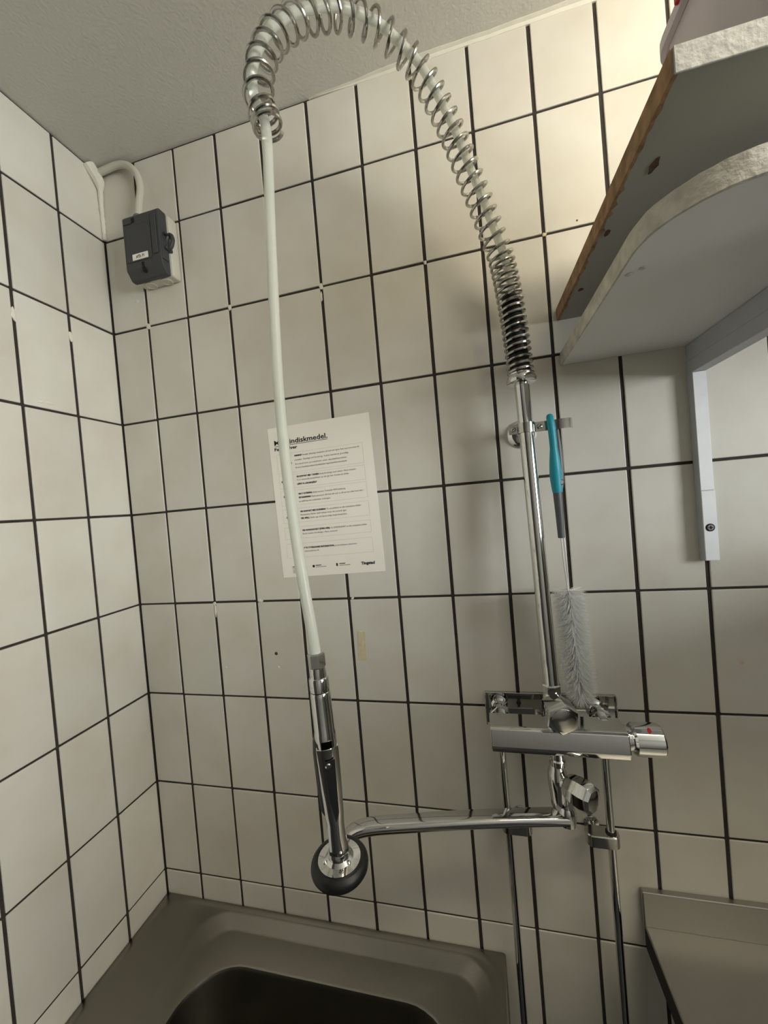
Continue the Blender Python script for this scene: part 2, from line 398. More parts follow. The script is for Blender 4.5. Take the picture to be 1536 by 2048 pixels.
# unseen, inferred dishwasher added right of the frame, sized to shade the sink
dw = thing('shade_dishwasher', 'unseen stainless hood dishwasher added at the right end of the worktop to shade the sink', 'dishwasher', (1.78, -.40, 0))
obj('cabinet', MB().box((1.50, -.84, .12), (2.14, -.03, .99), .006), 'steel', dw)
obj('hood', MB().prism([(-.03, .995), (-.86, .995), (-.86, 1.56), (-.78, 1.64), (-.03, 1.64)], 1.49, 2.15, lambda a, b, d: (d, a, b), .012, 3), 'steel', dw, angle=20)
obj('hood_handle', MB().tube([(1.54, -.86, 1.10), (1.54, -.91, 1.10), (2.10, -.91, 1.10), (2.10, -.86, 1.10)], .012, 12), 'chrome', dw)
obj('control_panel', MB().box((1.54, -.848, .80), (2.10, -.839, .95), .003), 'plastic_dark', dw)
for x in (1.54, 2.10):
    for y in (-.80, -.07): obj('leg', MB().lathe([(.022, 0), (.018, .004), (.018, .122)], (x, y, 0), (0, 0, 1), 16), 'chrome', dw)

# ------------------------------------------------------------------ shelves
def board(name, label, outline, z0, z1, mats, loc):
    t = thing(name, label, 'shelf', loc)
    return t
up = thing('upper_shelf_board', 'thick grey shelf board with raw brown left edge, above the rounded board', 'shelf', (1.6, -.19, 2.0142))
poly = [(.9022, -.0012), (.9050, -.386), (2.25, -.386), (2.25, -.0012)]
obj('board', MB().prism(poly, 2.0142, 2.0325, lambda a, b, d: (a, b, d)), 'laminate_grey', up)
obj('front_edging', MB().box((.9058, -.3875, 2.0139), (2.25, -.3858, 2.0330), .0004, 1), 'edge_white', up)
eb = MB(); rr_ = []
for i in range(60):
    y = -.0014 - .3845 * i / 59; x = .9022 + .0028 * i / 59; j = random.uniform(0, .0022) + (.0025 if random.random() < .12 else 0)
    rr_.append([Vector((x - .0004, y, 2.0139)), Vector((x - .0006, y, 2.0328)), Vector((x + .002, y, 2.0330)), Vector((x + .0018 + j, y, 2.0138))])
eb.rings(rr_, True, True)
obj('raw_edge', eb, 'edge_wood', up)
for x, y, sx, sy in [(.926, -.303, .0035, .0085), (.9135, -.217, .003, .006), (.9155, -.095, .0035, .0045)]:
    mb = MB(); n = 10; ring = [(math.cos(2 * PI * i / n) * random.uniform(.7, 1.2), math.sin(2 * PI * i / n) * random.uniform(.7, 1.2)) for i in range(n)]
    mb.rings([[Vector((x + a * sx, y + b * sy, 2.0150)) for a, b in ring], [Vector((x + a * sx, y + b * sy, 2.0136)) for a, b in ring]], True, True)
    obj('chipped_spot', mb, 'chip', up)
low = thing('lower_shelf_board', 'white shelf board with a rounded worn front corner, resting on the bracket', 'shelf', (1.6, -.18, 1.9397))
def low_outline(k):
    out = [(.9030 + k, -.0012)]
    R = .072 - k; cx, cy = .9030 + .072, -.3755 + .072
    out.append((.9030 + k, -.15))
    for i in range(15):
        a = PI + PI / 2 * i / 14; out.append((cx + R * math.cos(a) * 1.0, cy + R * math.sin(a)))
    out += [(1.5, -.3755 + k), (2.25, -.3755 + k), (2.25, -.0012)]
    return out
obj('board', MB().prism(low_outline(.0012), 1.9397, 1.9600, lambda a, b, d: (a, b, d)), 'laminate', low)
ed = MB(); o1 = low_outline(-.0004)[:-1]; o2 = low_outline(.0014)[:-1]; rr_ = []
for a, b in zip(o1, o2):
    j = random.uniform(-.0006, .0006)
    rr_.append([Vector((a[0], a[1], 1.9400 + j)), Vector((a[0], a[1], 1.9598 + j)), Vector((b[0], b[1], 1.9602)), Vector((b[0], b[1], 1.9394))])
ed.rings(rr_, True, True)
obj('worn_edge', ed, 'edge_worn', low)
for x, y in ((.9125, -.268), (.9220, -.2755)):
    obj('paint_blob', MB().lathe([(.0025, 0), (.0032, .0006), (.0024, .0012)], (x, y, 1.9400), (0, 0, -1), 10), 'edge_worn', low)

br = thing('shelf_bracket', 'grey painted metal shelf bracket screwed to the tiles under the white board', 'bracket', (1.0925, -.008, 1.605))
arm = MB().prism([(1.0832, 1.9392), (1.0832, 1.915), (1.0822, 1.9145), (1.0822, 1.8945), (1.1020, 1.8945), (1.1020, 1.9392)], -.0004, -.345, lambda a, b, d: (a, d, b), .0006, 1)
obj('arm', arm, 'bracket', br)
leg = MB().prism([(1.0822, 0), (1.0822, -.0155), (1.1008, -.0155), (1.1008, 0)], 1.6045, 1.8950, lambda a, b, d: (a, b, d), .0008, 1)
obj('leg', leg, 'bracket', br)
obj('lit_face_strip', MB().box((1.0828, -.0166, 1.7130), (1.1004, -.0154, 1.8940), .0003, 1).box((1.0828, -.0172, 1.6050), (1.1010, -.0154, 1.7118), .0003, 1), 'bracket_lit', br)  # bracket front, made paler to carry the light falling on it
sc_ = obj('screw', MB().lathe([(.0049, 0), (.0049, .0010), (.0040, .0016), (.0036, .0016), (.0, .0016)], (1.0912, -.0170, 1.6556), (0, -1, 0), 20), 'screw', br)
obj('screw_ring', MB().rings([[Vector((1.0912 + r * math.cos(2 * PI * i / 24), -.0170 - h, 1.6556 + r * math.sin(2 * PI * i / 24))) for i in range(24)] for r, h in ((.0060, 0), (.0060, .0008), (.0046, .0013), (.0046, 0))]), 'black', sc_)
obj('cross_slot', MB().box((1.0885, -.0189, 1.6549), (1.0939, -.0184, 1.6563)).box((1.0905, -.0189, 1.6529), (1.0919, -.0184, 1.6583)), 'black', sc_)

# frosted tub on the upper shelf
tub = thing('storage_tub', 'frosted white plastic storage tub standing on the upper shelf board', 'tub', (1.13, -.29, 2.0330))
tb = MB(); tz = 2.0332
tb.rings([rrect(.990, 1.270, -.217, -.360, .02, tz, 6), rrect(.986, 1.274, -.213, -.364, .024, tz + .006, 6), rrect(.979, 1.281, -.206, -.371, .026, 2.182, 6),
          rrect(.9815, 1.2785, -.2085, -.3685, .025, 2.182, 6), rrect(.989, 1.271, -.216, -.361, .022, tz + .009, 6)], True, True)
obj('body', tb, 'tub', tub)
tb = MB()
tb.rings([rrect(.978, 1.282, -.205, -.372, .026, 2.180, 6), rrect(.9735, 1.2865, -.2005, -.3765, .030, 2.182, 6), rrect(.9735, 1.2865, -.2005, -.3765, .030, 2.193, 6),
          rrect(.9755, 1.2845, -.2025, -.3745, .028, 2.1965, 6), rrect(.983, 1.277, -.210, -.367, .024, 2.193, 6), rrect(.983, 1.277, -.210, -.367, .024, 2.182, 6)])
tb.f += [(5 * 28 + i, 5 * 28 + (i + 1) % 28, (i + 1) % 28, i) for i in range(28)]
obj('rim', tb, 'tub', tub)
tag(obj('clip', MB().box((.9700, -.290, 2.186), (.984, -.262, 2.203), .0015), 'red', tub), 'red plastic clip')

# ------------------------------------------------------------------ isolator switch in the corner
sw = thing('isolator_switch', 'charcoal and white isolator switch box with cable in the upper left corner', 'switch', (.142, 0, 2.232))
base = MB().box((.0985, -.0255, 2.2335), (.187, -.0006, 2.357), .004, 2)
bs = obj('base', base, 'plastic_white', sw)
for x in (.123, .162):
    obj('knockout', MB().lathe([(.0115, 0), (.0115, .0018), (.0095, .0026), (.0095, .0012), (0, .0012)], (x, -.0135, 2.2340), (0, 0, -1), 20), 'plastic_white', bs)
cov = MB().prism([(-.0256, 2.3585), (-.0430, 2.3585), (-.0485, 2.353), (-.0485, 2.249), (-.0370, 2.2320), (-.0256, 2.2320)], .0972, .1835, lambda a, b, d: (d, a, b), .0025, 2)
cv = obj('cover', cov, 'plastic_dark', sw)
obj('raised_panel', MB().box((.1015, -.0500, 2.262), (.163, -.0480, 2.334), .0012, 1), 'plastic_dark', cv)
obj('side_rib', MB().box((.1655, -.0505, 2.268), (.1780, -.0480, 2.345), .0012, 1).box((.183, -.046, 2.258), (.1855, -.030, 2.30), .0008, 1), 'plastic_dark', cv)
obj('notch', MB().box((.1005, -.0489, 2.3385), (.121, -.0482, 2.3400)).box((.1195, -.0495, 2.3400), (.1275, -.0470, 2.3500), .001, 1), 'black', cv)
obj('slot', MB().box((.1365, -.0492, 2.2400), (.1425, -.0400, 2.2590), .0006, 1, Matrix.Rotation(math.radians(-4), 3, 'Y')), 'black', cv)
lk = MB().tube([(.186 + .0075 * math.cos(a) + .004, -.030 + .002 * math.sin(a), 2.298 + .0145 * math.sin(a)) for a in [2 * PI * i / 24 for i in range(25)]], .0042, 8)
lk.box((.178, -.040, 2.2790), (.1905, -.022, 2.2860), .0015, 1).box((.178, -.040, 2.3090), (.1905, -.022, 2.3140), .0015, 1)
obj('lock_loop', lk, 'plastic_dark', sw)
st = obj('sticker', MB().box((.1175, -.0508, 2.2640), (.1545, -.0499, 2.2760)), 'paper', cv)
cable_pts = smooth_path([(.002, -.011, 2.499), (.030, -.012, 2.5005), (.066, -.013, 2.5005), (.094, -.014, 2.490), (.114, -.016, 2.466), (.1235, -.020, 2.432), (.1225, -.026, 2.395), (.1200, -.029, 2.362)], 44, 1)
obj('cable', MB().tube(cable_pts, .0068, 12), 'cable', sw)
obj('cable_gland', MB().lathe([(.0085, 0), (.0095, .002), (.0095, .009), (.0075, .012)], (.1195, -.0285, 2.3570), (0, 0, 1), 20), 'plastic_grey', sw)

# ------------------------------------------------------------------ text helper
def text_mesh(txt, size, x, y, bold=0.0, width=None, shear=0.0):
    """built-in font -> list of (verts, faces) in sheet coordinates; width squeezes to an exact length"""
    cu = bpy.data.curves.new('lettering', 'FONT'); cu.body = txt; cu.size = size; cu.resolution_u = 2; cu.offset = bold; cu.shear = shear
    o = bpy.data.objects.new('lettering', cu); COL.objects.link(o)
    bpy.context.view_layer.update()
    me = bpy.data.meshes.new_from_object(o.evaluated_get(bpy.context.evaluated_depsgraph_get()))
    vs = [q.co.copy() for q in me.vertices]; fs = [tuple(f.vertices) for f in me.polygons]
    bpy.data.objects.remove(o); bpy.data.curves.remove(cu); bpy.data.meshes.remove(me)
    if not vs: return [], []
    x0 = min(q.x for q in vs); x1 = max(q.x for q in vs); k = (width / (x1 - x0)) if width else 1.0
    return [Vector((x + (q.x - x0) * k, y + q.y, 0)) for q in vs], fs
def sheet_part(name, items, m, parent, to_world, depth=0.0):
    """items: list of (verts, faces) in sheet coordinates -> one flat printed part"""
    mb = MB()
    for vs, fs in items: mb.add([to_world(q.x, q.y) for q in vs], fs)
    return obj(name, mb, m, parent, fix=False)
def rect(x0, y0, x1, y1): return ([Vector((x0, y0, 0)), Vector((x1, y0, 0)), Vector((x1, y1, 0)), Vector((x0, y1, 0))], [(0, 1, 2, 3)])

sheet_part('sticker_lettering', [text_mesh('ATD. P1', .0078, .1262, 2.2672, .0002, .0195)], 'ink', cv, lambda x, y: Vector((x, -.0510, y)))

# ------------------------------------------------------------------ instruction sheet
PC = Vector((.4621, 0, 1.7563))
pap = thing('instruction_sheet', 'white printed safety instruction sheet stuck on the tiles behind the hose', 'paper', PC)
pap.rotation_euler = (0, math.radians(-1.25), 0)
sh = MB(); ring0 = []; W2, H2 = .1062, .1503; nx, ny = 8, 10
for j in range(ny + 1):
    for i in range(nx + 1):
        u = -1 + 2 * i / nx; v = -1 + 2 * j / ny
        sh.v.append(PC + Vector((u * W2, -.0010, v * H2)))
sh.f = [(j * (nx + 1) + i, j * (nx + 1) + i + 1, (j + 1) * (nx + 1) + i + 1, (j + 1) * (nx + 1) + i) for j in range(ny) for i in range(nx)]
o_ = len(sh.v); sh.add([PC + Vector((a * W2, y, b * H2)) for y in (-.0010, -.0006) for a, b in ((-1, -1), (1, -1), (1, 1), (-1, 1))],
                       [(0, 1, 5, 4), (1, 2, 6, 5), (2, 3, 7, 6), (3, 0, 4, 7), (4, 5, 6, 7)])
obj('sheet', sh, 'paper', pap, fix=False)
TW = lambda x, y: PC + Vector((x, -.0013, y))
mm = .001
hd = [text_mesh('Maskindiskmedel.', 13.6 * mm, -94.2 * mm, 115 * mm, .00026, 113.5 * mm), rect(-94.2 * mm, 112.2 * mm, 19.3 * mm, 113.1 * mm)]
sheet_part('heading', hd, 'ink', pap, TW)
sheet_part('subheading', [text_mesh('Fast pulver', 8.2 * mm, -95 * mm, 104 * mm, .00025, 49.5 * mm)], 'ink', pap, TW)
L = [(88.2, 'VARNING!', 'Orsakar allvarliga frätskador på hud och ögon. Kan vara korrosivt för', 81.3),
     (79.9, '', 'metaller. Skadligt vid förtäring. Tvätta händerna grundligt.', 59.1),
     (71.6, '', 'Använd inte produkten utan skyddshandskar', 54.4), (64.7, '', 'Använd skyddshandskar/skyddskläder/ögonskydd/ansiktsskydd.', 53.6),
     (46.7, 'VID KONTAKT MED ÖGONEN:', 'Skölj försiktigt med vatten i flera minuter.', 70.2),
     (40.2, '', 'Ta ur eventuella kontaktlinser om det går lätt. Fortsätt att skölja.', 54.5), (31.9, 'UPPSÖK LÄKARHJÄLP', '', -12.6),
     (12.5, 'VID FÖRTÄRING:', 'Skölj munnen. Framkalla INTE kräkning.', 44.7),
     (5.1, 'VID INANDNING:', 'Flytta personen till frisk luft och se till att han eller hon vilar i', 80.4),
     (-2.3, '', 'en ställning som underlättar andningen.', 12.6),
     (-22.7, 'VID KONTAKT MED KLÄDERNA:', 'Ta omedelbart av alla nedstänkta kläder.', 72.8),
     (-29.2, '', 'Nedstänkta kläder skall tvättas innan de används igen.', 42.9), (-36.2, 'VID SPILL:', 'Samla upp och lämna enligt lokala föreskrifter.', 43.0),
     (-60.2, 'VID HUDKONTAKT (ÄVEN HÅR):', 'Ta OMEDELBART av alla nedstänkta kläder.', 80.4), (-66.8, '', 'Skölj huden försiktigt i flera minuter.', 20.5),
     (-95.0, 'FÖR YTTERLIGARE INFORMATION,', 'se produktens säkerhets-', 56.1), (-101.5, '', 'datablad.', -22.4)]
bold, reg = [], []
for y, b, t, xe in L:
    n = len(b) * 1.25 + len(t); x0 = -54.4; wtot = xe - x0
    wb = wtot * (len(b) * 1.25) / n if b else 0
    if b: bold.append(text_mesh(b, 4.3 * mm, x0 * mm, y * mm, .0002, (wb - (1.2 if t else 0)) * mm))
    if t: reg.append(text_mesh(t, 4.1 * mm, (x0 + wb) * mm, y * mm, 0, (wtot - wb) * mm))
tag(sheet_part('bold_text', bold, 'ink', pap, TW), kind='stuff')
tag(sheet_part('body_text', reg, 'ink_grey', pap, TW), kind='stuff')
tag(sheet_part('footer_logo', [text_mesh('Tingstad', 7.4 * mm, 60 * mm, -134.8 * mm, .00032, 27 * mm)], 'ink', pap, TW), kind='stuff')
ft = []
for x in (-84, -33.8, 15.8): ft.append(rect(x * mm, -130.6 * mm, (x + 12) * mm, -129.2 * mm))
ft.append(([Vector((-38.3 * mm + 2.6 * mm * math.cos(a), -131.2 * mm + 2.6 * mm * math.sin(a), 0)) for a in [2 * PI * i / 12 for i in range(12)]], [tuple(range(12))]))
ft.append(rect(9.2 * mm, -134.2 * mm, 12.2 * mm, -128.6 * mm))
tag(sheet_part('footer_icons', ft, 'ink', pap, TW), kind='stuff')
fg = []
for x, n in ((-84, 4), (-33.8, 1), (15.8, 1)):
    for k in range(n): fg.append(rect(x * mm, (-133.6 - 2.9 * k) * mm, (x + 22) * mm, (-132.7 - 2.9 * k) * mm))
for x, y in ((-62.1, 76.3), (-86, 41), (-85, 11), (-83.8, -30.9), (-79.6, -61), (-78.3, -100.5)):
    fg.append(([Vector(((x + 1.6 * math.cos(a)) * mm, (y + 2.2 * math.sin(a)) * mm, 0)) for a in [2 * PI * i / 8 for i in range(8)]], [tuple(range(8))]))
tag(sheet_part('footer_text', fg, 'ink_grey', pap, TW), kind='stuff')
rl = []
for y0, y1 in ((96, 58), (53.5, 26.5), (22, -7.5), (-14.5, -42), (-51, -74), (-84, -112)):
    for y in (y0, y1): rl.append(rect(-92 * mm, (y - .15) * mm, 87 * mm, (y + .15) * mm))
    for x in (-92, 87): rl.append(rect((x - .15) * mm, y1 * mm, (x + .15) * mm, y0 * mm))
tag(sheet_part('box_rules', rl, 'ink_pale', pap, TW), kind='stuff')

# ------------------------------------------------------------------ supply pipes and their clamps
for x, lab, cl_lab, ox in ((.757, 'thin chrome supply pipe running down the tiles under the left of the mixer', 'chrome pipe clamp on the left supply pipe behind the spout', .030),
                           (.917, 'thin chrome supply pipe running down the tiles below the mixer handle', 'chrome pipe clamp on the right supply pipe below the faceted knob', -.030)):
    t = thing('supply_pipe', lab, 'pipe', (x, -.03, 0), 'supply pipes under the mixer')
    obj('pipe', MB().lathe([(.0060, .40), (.0060, 1.352)], (x, -.03, 0), (0, 0, 1), 20), 'chrome', t)
    obj('elbow', MB().tube(smooth_path([(x, -.03, .41), (x, -.03, .385), (x, -.018, .362), (x, .001, .355)], 14, 1), .0062, 14), 'chrome', t)
    c = thing('pipe_clamp', cl_lab, 'clamp', (x, 0, 1.158), 'supply pipe clamps')
    zc = 1.158 if ox > 0 else 1.152
    a0, a1 = (x - .011, x + ox + .009) if ox > 0 else (x + ox - .009, x + .012)
    ring = rrect(a0, a1, -.0175, -.0425, .0115, zc, 7); ring2 = [Vector((q.x, q.y, zc + .020)) for q in ring]
    ins = lambda z, k: [Vector((q.x + (((a0 + a1) / 2) - q.x) * k, q.y + (-.03 - q.y) * k * 1.6, z)) for q in ring]
    mb = MB().rings([ins(zc, .06), [Vector((q.x, q.y, zc + .0015)) for q in ring], [Vector((q.x, q.y, zc + .0185)) for q in ring], ins(zc + .020, .06)], True, True)
    cb = obj('block', mb, 'chrome_worn', c)
    xs = x + ox * .75
    obj('stem', MB().lathe([(.012, 0), (.012, .003), (.006, .005), (.006, .020)], (xs, -.0002, zc + .010), (0, -1, 0), 20), 'chrome', c)
    obj('collar', MB().lathe([(.0082, 0), (.0082, .0022), (.0066, .0030)], (x, -.03, zc + .0195), (0, 0, 1), 20), 'shade_fittings', cb)

# ------------------------------------------------------------------ pre-rinse faucet
fa = thing('pre_rinse_faucet', 'chrome wall mixer with tall riser, coiled spring hose and hand spray over the sink', 'faucet', (.84, 0, 1.35))
# wall plate
pl = MB().box((.7345, -.0032, 1.328), (.9470, -.0006, 1.3845), .0008, 1)
pl.box((.7345, -.0140, 1.330), (.7362, -.0006, 1.3840), .0005, 1).box((.9453, -.0090, 1.330), (.9470, -.0006, 1.3840), .0005, 1).box((.7345, -.0060, 1.3828), (.9470, -.0006, 1.3845), .0005, 1)
wp = obj('wall_plate', pl, 'chrome', fa)
for x in (.792, .877):
    obj('plate_screw', MB().lathe([(.0040, 0), (.0040, .0012), (.0026, .0020), (0, .0020)], (x, -.0030, 1.366), (0, -1, 0), 14), 'shade_fittings', wp)
# inlets
for x in (.759, .914):
    il = obj('inlet', MB().lathe([(.0150, 0), (.0150, .004), (.0115, .006), (.0115, .018), (.0140, .019), (.0140, .024), (.0115, .025), (.0115, .052)], (x, -.003, 1.3600), (0, -1, 0), 28), 'chrome', fa)
    obj('union_nut', MB().lathe([(.0165, 0), (.0175, .001), (.0175, .009), (.0165, .010)], (x, -.030, 1.3600), (0, -1, 0), 6), 'chrome', il)
# mixer body
sec = [(-.046, 1.3700), (-.086, 1.3708), (-.0915, 1.3680), (-.0955, 1.3420), (-.0925, 1.3330), (-.086, 1.3300), (-.050, 1.3300), (-.044, 1.3360), (-.043, 1.3660)]
obj('mixer_body', MB().prism(sec, .7405, .9365, lambda a, b, d: (d, a, b), .0016, 3), 'chrome', fa, angle=20)
ax_y, ax_z = -.0700, 1.3520
hn = obj('handle', MB().lathe([(.0185, 0), (.0185, .004), (.0165, .005), (.0165, .008), (.0205, .009), (.0228, .012), (.0232, .040), (.0228, .0465), (.0205, .0492), (0, .0500)], (.9355, ax_y, ax_z), (1, 0, 0), 40), 'chrome', fa)
md = Vector((0, -.50, .866))
mk = MB(); cpt = Vector((.9655, ax_y, ax_z)) + md * .0229
tv = Vector((0, .866, .50)); n = 14
ring = [cpt + Vector((1, 0, 0)) * (.0026 * math.cos(2 * PI * i / n)) + tv * (.0042 * math.sin(2 * PI * i / n)) for i in range(n)]
mk.rings([[q - md * .001 for q in ring], [q + md * .0007 for q in ring]], True, True)
tag(obj('red_mark', mk, 'red', hn), 'red hot-water mark')
# riser fitting, diverter knob
RB = Vector((.8372, -.0800, 1.40)); 
obj('riser_fitting', MB().lathe([(.0110, -.034), (.0115, -.020), (.0135, -.010), (.0150, 0), (.0150, .012), (.0130, .020), (.0112, .026)], RB, (0, 0, 1), 28), 'chrome', fa)
obj('riser_nut', MB().lathe([(.0122, .024), (.0136, .0255), (.0136, .0365), (.0122, .038)], RB, (0, 0, 1), 8, a0=.2), 'chrome', fa)
kd = Vector((.16, -.96, -.06)).normalized()
kb = RB + Vector((0, -.004, .0070))
obj('diverter_knob', MB().lathe([(.0120, 0), (.0215, .004), (.0235, .008), (.0240, .036), (.0225, .0395), (.0210, .0400), (0, .0400)], kb, kd, 6, ref=(.12, 0, 1)), 'chrome', fa, angle=25)
obj('knob_cap', MB().lathe([(.0165, .0395), (.0170, .0408), (.0150, .0416), (0, .0420)], kb, kd, 28), 'chrome_worn', fa)
# riser pipe
R0_, R1_ = Vector((.8372, -.0800, 1.435)), Vector((.8312, -.0600, 1.912))
obj('riser_pipe', MB().tube([R0_, R0_.lerp(R1_, .5), R1_], .0112, 28), 'chrome', fa)
rd = (R1_ - R0_).normalized()
obj('spring_seat', MB().lathe([(.0130, -.010), (.0180, -.0098), (.0222, -.0075), (.0228, -.003), (.0215, .001), (.0190, .0035), (.0190, .0065), (.0120, .0075)], R1_, rd, 36), 'chrome', fa)
# riser clamp with wall flange and long strap
CZ = 1.8330; cx = .8322; cy = -.0633
clp = MB()
pts_f = []; r_ = .0122
for i in range(13):
    a = PI + PI * i / 12; pts_f.append((cx + r_ * math.cos(a), cy + r_ * math.sin(a)))
front = [(.8065, cy)] + pts_f + [(.8600, cy), (.8720, cy), (.8790, cy - .003), (.8860, cy - .0045), (.8960, cy - .002), (.8985, cy + .004)]
out = []
for i, (a, b) in enumerate(front):
    p0 = Vector(front[max(0, i - 1)]); p1 = Vector(front[min(len(front) - 1, i + 1)]); d = (p1 - p0).normalized(); nn = Vector((d.y, -d.x))
    q = Vector((a, b)); o1 = q + nn * .0014
    out.append([Vector((q.x, q.y, CZ - .0075)), Vector((o1.x, o1.y, CZ - .0075)), Vector((o1.x, o1.y, CZ + .0075)), Vector((q.x, q.y, CZ + .0075))])
clp.rings(out, True, True)
rc = obj('riser_clamp', clp, 'chrome_worn', fa, angle=30)
bk = []
back = [(.8065, cy + .0016)] + [(cx + r_ * math.cos(PI - PI * i / 12), cy + .0016 + r_ * math.sin(PI * i / 12)) for i in range(13)] + [(.8545, cy + .0016)]
for i, (a, b) in enumerate(back): bk.append([Vector((a, b, CZ - .0075)), Vector((a, b - .0013, CZ - .0075)), Vector((a, b - .0013, CZ + .0075)), Vector((a, b, CZ + .0075))])
obj('clamp_back', MB().rings(bk, True, True), 'chrome', rc)
for x in (.8130, .8515):
    s_ = obj('clamp_screw', MB().lathe([(.0040, 0), (.0040, .0012), (.0028, .0022), (0, .0022)], (x, cy - .0012, CZ), (0, -1, 0), 16), 'chrome_worn', rc)
    obj('screw_slot', MB().box((x - .0032, cy - .0038, CZ - .0005), (x + .0032, cy - .0033, CZ + .0005), 0, 1, Matrix.Rotation(math.radians(-35), 3, 'Y')), 'black', rc)
obj('wall_flange', MB().lathe([(.0240, 0), (.0240, .0015), (.0205, .0060), (.0150, .0085), (.0075, .0095), (.0060, .012), (.0060, .052)], (cx, -.0006, CZ), (0, -1, 0), 36), 'chrome', rc)
# lower outlet: nut, valve, knob, spout
VB = Vector((.8380, -.0800, 1.3))
obj('outlet_nut', MB().lathe([(.0115, .012), (.0115, .020), (.0098, .022), (.0098, .034)], VB, (0, 0, 1), 28), 'chrome', fa)
obj('valve_body', MB().lathe([(.0100, -.058), (.0125, -.052), (.0125, -.040), (.0140, -.026), (.0150, -.014), (.0140, -.002), (.0110, .006), (.0105, .013)], VB + Vector((-.002, .003, 0)), (0, 0, 1), 28), 'chrome', fa)
vd = Vector((.66, -.72, .02)).normalized(); vb = VB + Vector((0, 0, -.0125))
obj('valve_stem', MB().lathe([(.0095, 0), (.0095, .020)], vb, vd, 24), 'chrome', fa)
obj('valve_knob', MB().lathe([(.0100, .012), (.0165, .015), (.0190, .022), (.0215, .034), (.0218, .045), (.0195, .0525), (.0150, .0565), (.0080, .0582), (0, .0585)], vb, vd, 8, ref=(0, 0, 1), a0=PI / 8), 'chrome', fa, angle=22)
sp = smooth_path([(.8440, -.0840, 1.2340), (.80, -.0920, 1.2350), (.70, -.1110, 1.2360), (.60, -.1310, 1.2350), (.545, -.1420, 1.2330), (.516, -.1475, 1.2240), (.506, -.1490, 1.2050)], 40, 1)
obj('spout', MB().tube(sp, [.0112] * 34 + [.0110] * 6, 32, 1.22, .74, up=(0, 1, 0), p=.62), 'chrome', fa)
obj('spout_collar', MB().lathe([(.0105, -.014), (.0125, -.0125), (.0132, .004), (.0120, .010), (.0100, .014)], (.8445, -.0835, 1.236), (0, 0, 1), 28), 'chrome', fa)

# coil spring and hose
arc = [(1.9054, .0003, 0), ]
S3 = [(.8312, -.0600, 1.9150), (.8290, -.0616, 1.9634), (.8232, -.0660, 2.0327), (.8148, -.0726, 2.0924), (.8038, -.0811, 2.1277), (.7887, -.0927, 2.1728), (.7721, -.1056, 2.2182), (.7555, -.1184, 2.2648),
      (.7393, -.1310, 2.2985), (.7209, -.1452, 2.3306), (.7087, -.1547, 2.3439), (.6810, -.1762, 2.3615), (.6674, -.1866, 2.3668), (.6528, -.1980, 2.3674), (.6374, -.2099, 2.3654), (.6233, -.2208, 2.3614),
      (.6098, -.2313, 2.3527), (.5939, -.2436, 2.3403), (.5840, -.2513, 2.3313), (.5719, -.2606, 2.3159), (.5591, -.2705, 2.2980), (.5509, -.2769, 2.2781), (.5448, -.2816, 2.2606), (.5417, -.2840, 2.2425),
      (.5398, -.2854, 2.2215), (.5410, -.2845, 2.2065), (.5445, -.2818, 2.1950), (.5461, -.2806, 2.1826)]
NP = 400
path = smooth_path(S3, NP, 4)
cum = [0]
for i in range(1, NP): cum.append(cum[-1] + (path[i] - path[i - 1]).length)
LT = cum[-1]
def P_at(s):
    x = max(0, min(1, s / LT)) * (NP - 1); i = min(NP - 2, int(x)); return path[i].lerp(path[i + 1], x - i)
def T_at(s): return (P_at(s + .006) - P_at(s - .006)).normalized()
BN = Vector((.223, -.289, 0)).normalized()        # normal of the vertical plane the arc lies in
knots = [(0, 0), (.012, 1.6), (.180, 19.0), (.195, 20.2), (.476, 36.8), (LT - .024, 52.2), (LT - .012, 53.4), (LT, 55.0)]
def turns(s):
    for (a, b), (c, d) in zip(knots, knots[1:]):
        if s <= c: return b + (d - b) * (s - a) / (c - a)
    return knots[-1][1]
hel = []; NT = 55 * 22; s = 0.0
tab = [(turns(LT * i / 4000), LT * i / 4000) for i in range(4001)]; j = 0
for i in range(NT + 1):
    tt = 55.0 * i / NT
    while j < 3999 and tab[j + 1][0] < tt: j += 1
    (t0, s0), (t1, s1) = tab[j], tab[j + 1]; s = s0 + (s1 - s0) * (tt - t0) / max(1e-9, t1 - t0)
    T = T_at(s); N = BN.cross(T).normalized(); ph = -2 * PI * tt * -1
    R = .0183 - .0022 * min(1, s / LT)
    hel.append(P_at(s) + (N * math.cos(ph) + BN * math.sin(ph)) * R)
obj('coil_spring', MB().tube(hel, .00225, 8), 'spring', fa, fix=False)
obj('dark_core', MB().tube([P_at(.002), P_at(.03), P_at(.06), P_at(.09), P_at(.115), P_at(.125)], [.0148, .0148, .0146, .0142, .0136, .0105], 20), 'rubber', fa)  # dark core added inside the spring, darkens the gaps between packed coils
hp = []
for i in range(60):
    s = LT * i / 59; T = T_at(s); N = BN.cross(T).normalized()
    k = min(1, s / .12) * min(1, (LT - s) / .05)
    hp.append(P_at(s) - N * (.0075 * k) * (1 if True else -1))
tail = [(.5440, -.2825, 2.165), (.5420, -.2880, 2.08), (.5410, -.2931, 2.0077), (.5412, -.3030, 1.8950), (.5440, -.3090, 1.8100), (.5525, -.3190, 1.7250), (.5618, -.3280, 1.6600), (.5685, -.3310, 1.6050), (.5704, -.3310, 1.575)]
hose_pts = smooth_path(hp[1:-1] + [Vector(q) for q in tail], 150, 1)
obj('hose', MB().tube(hose_pts, .0060, 16), 'hose', fa)

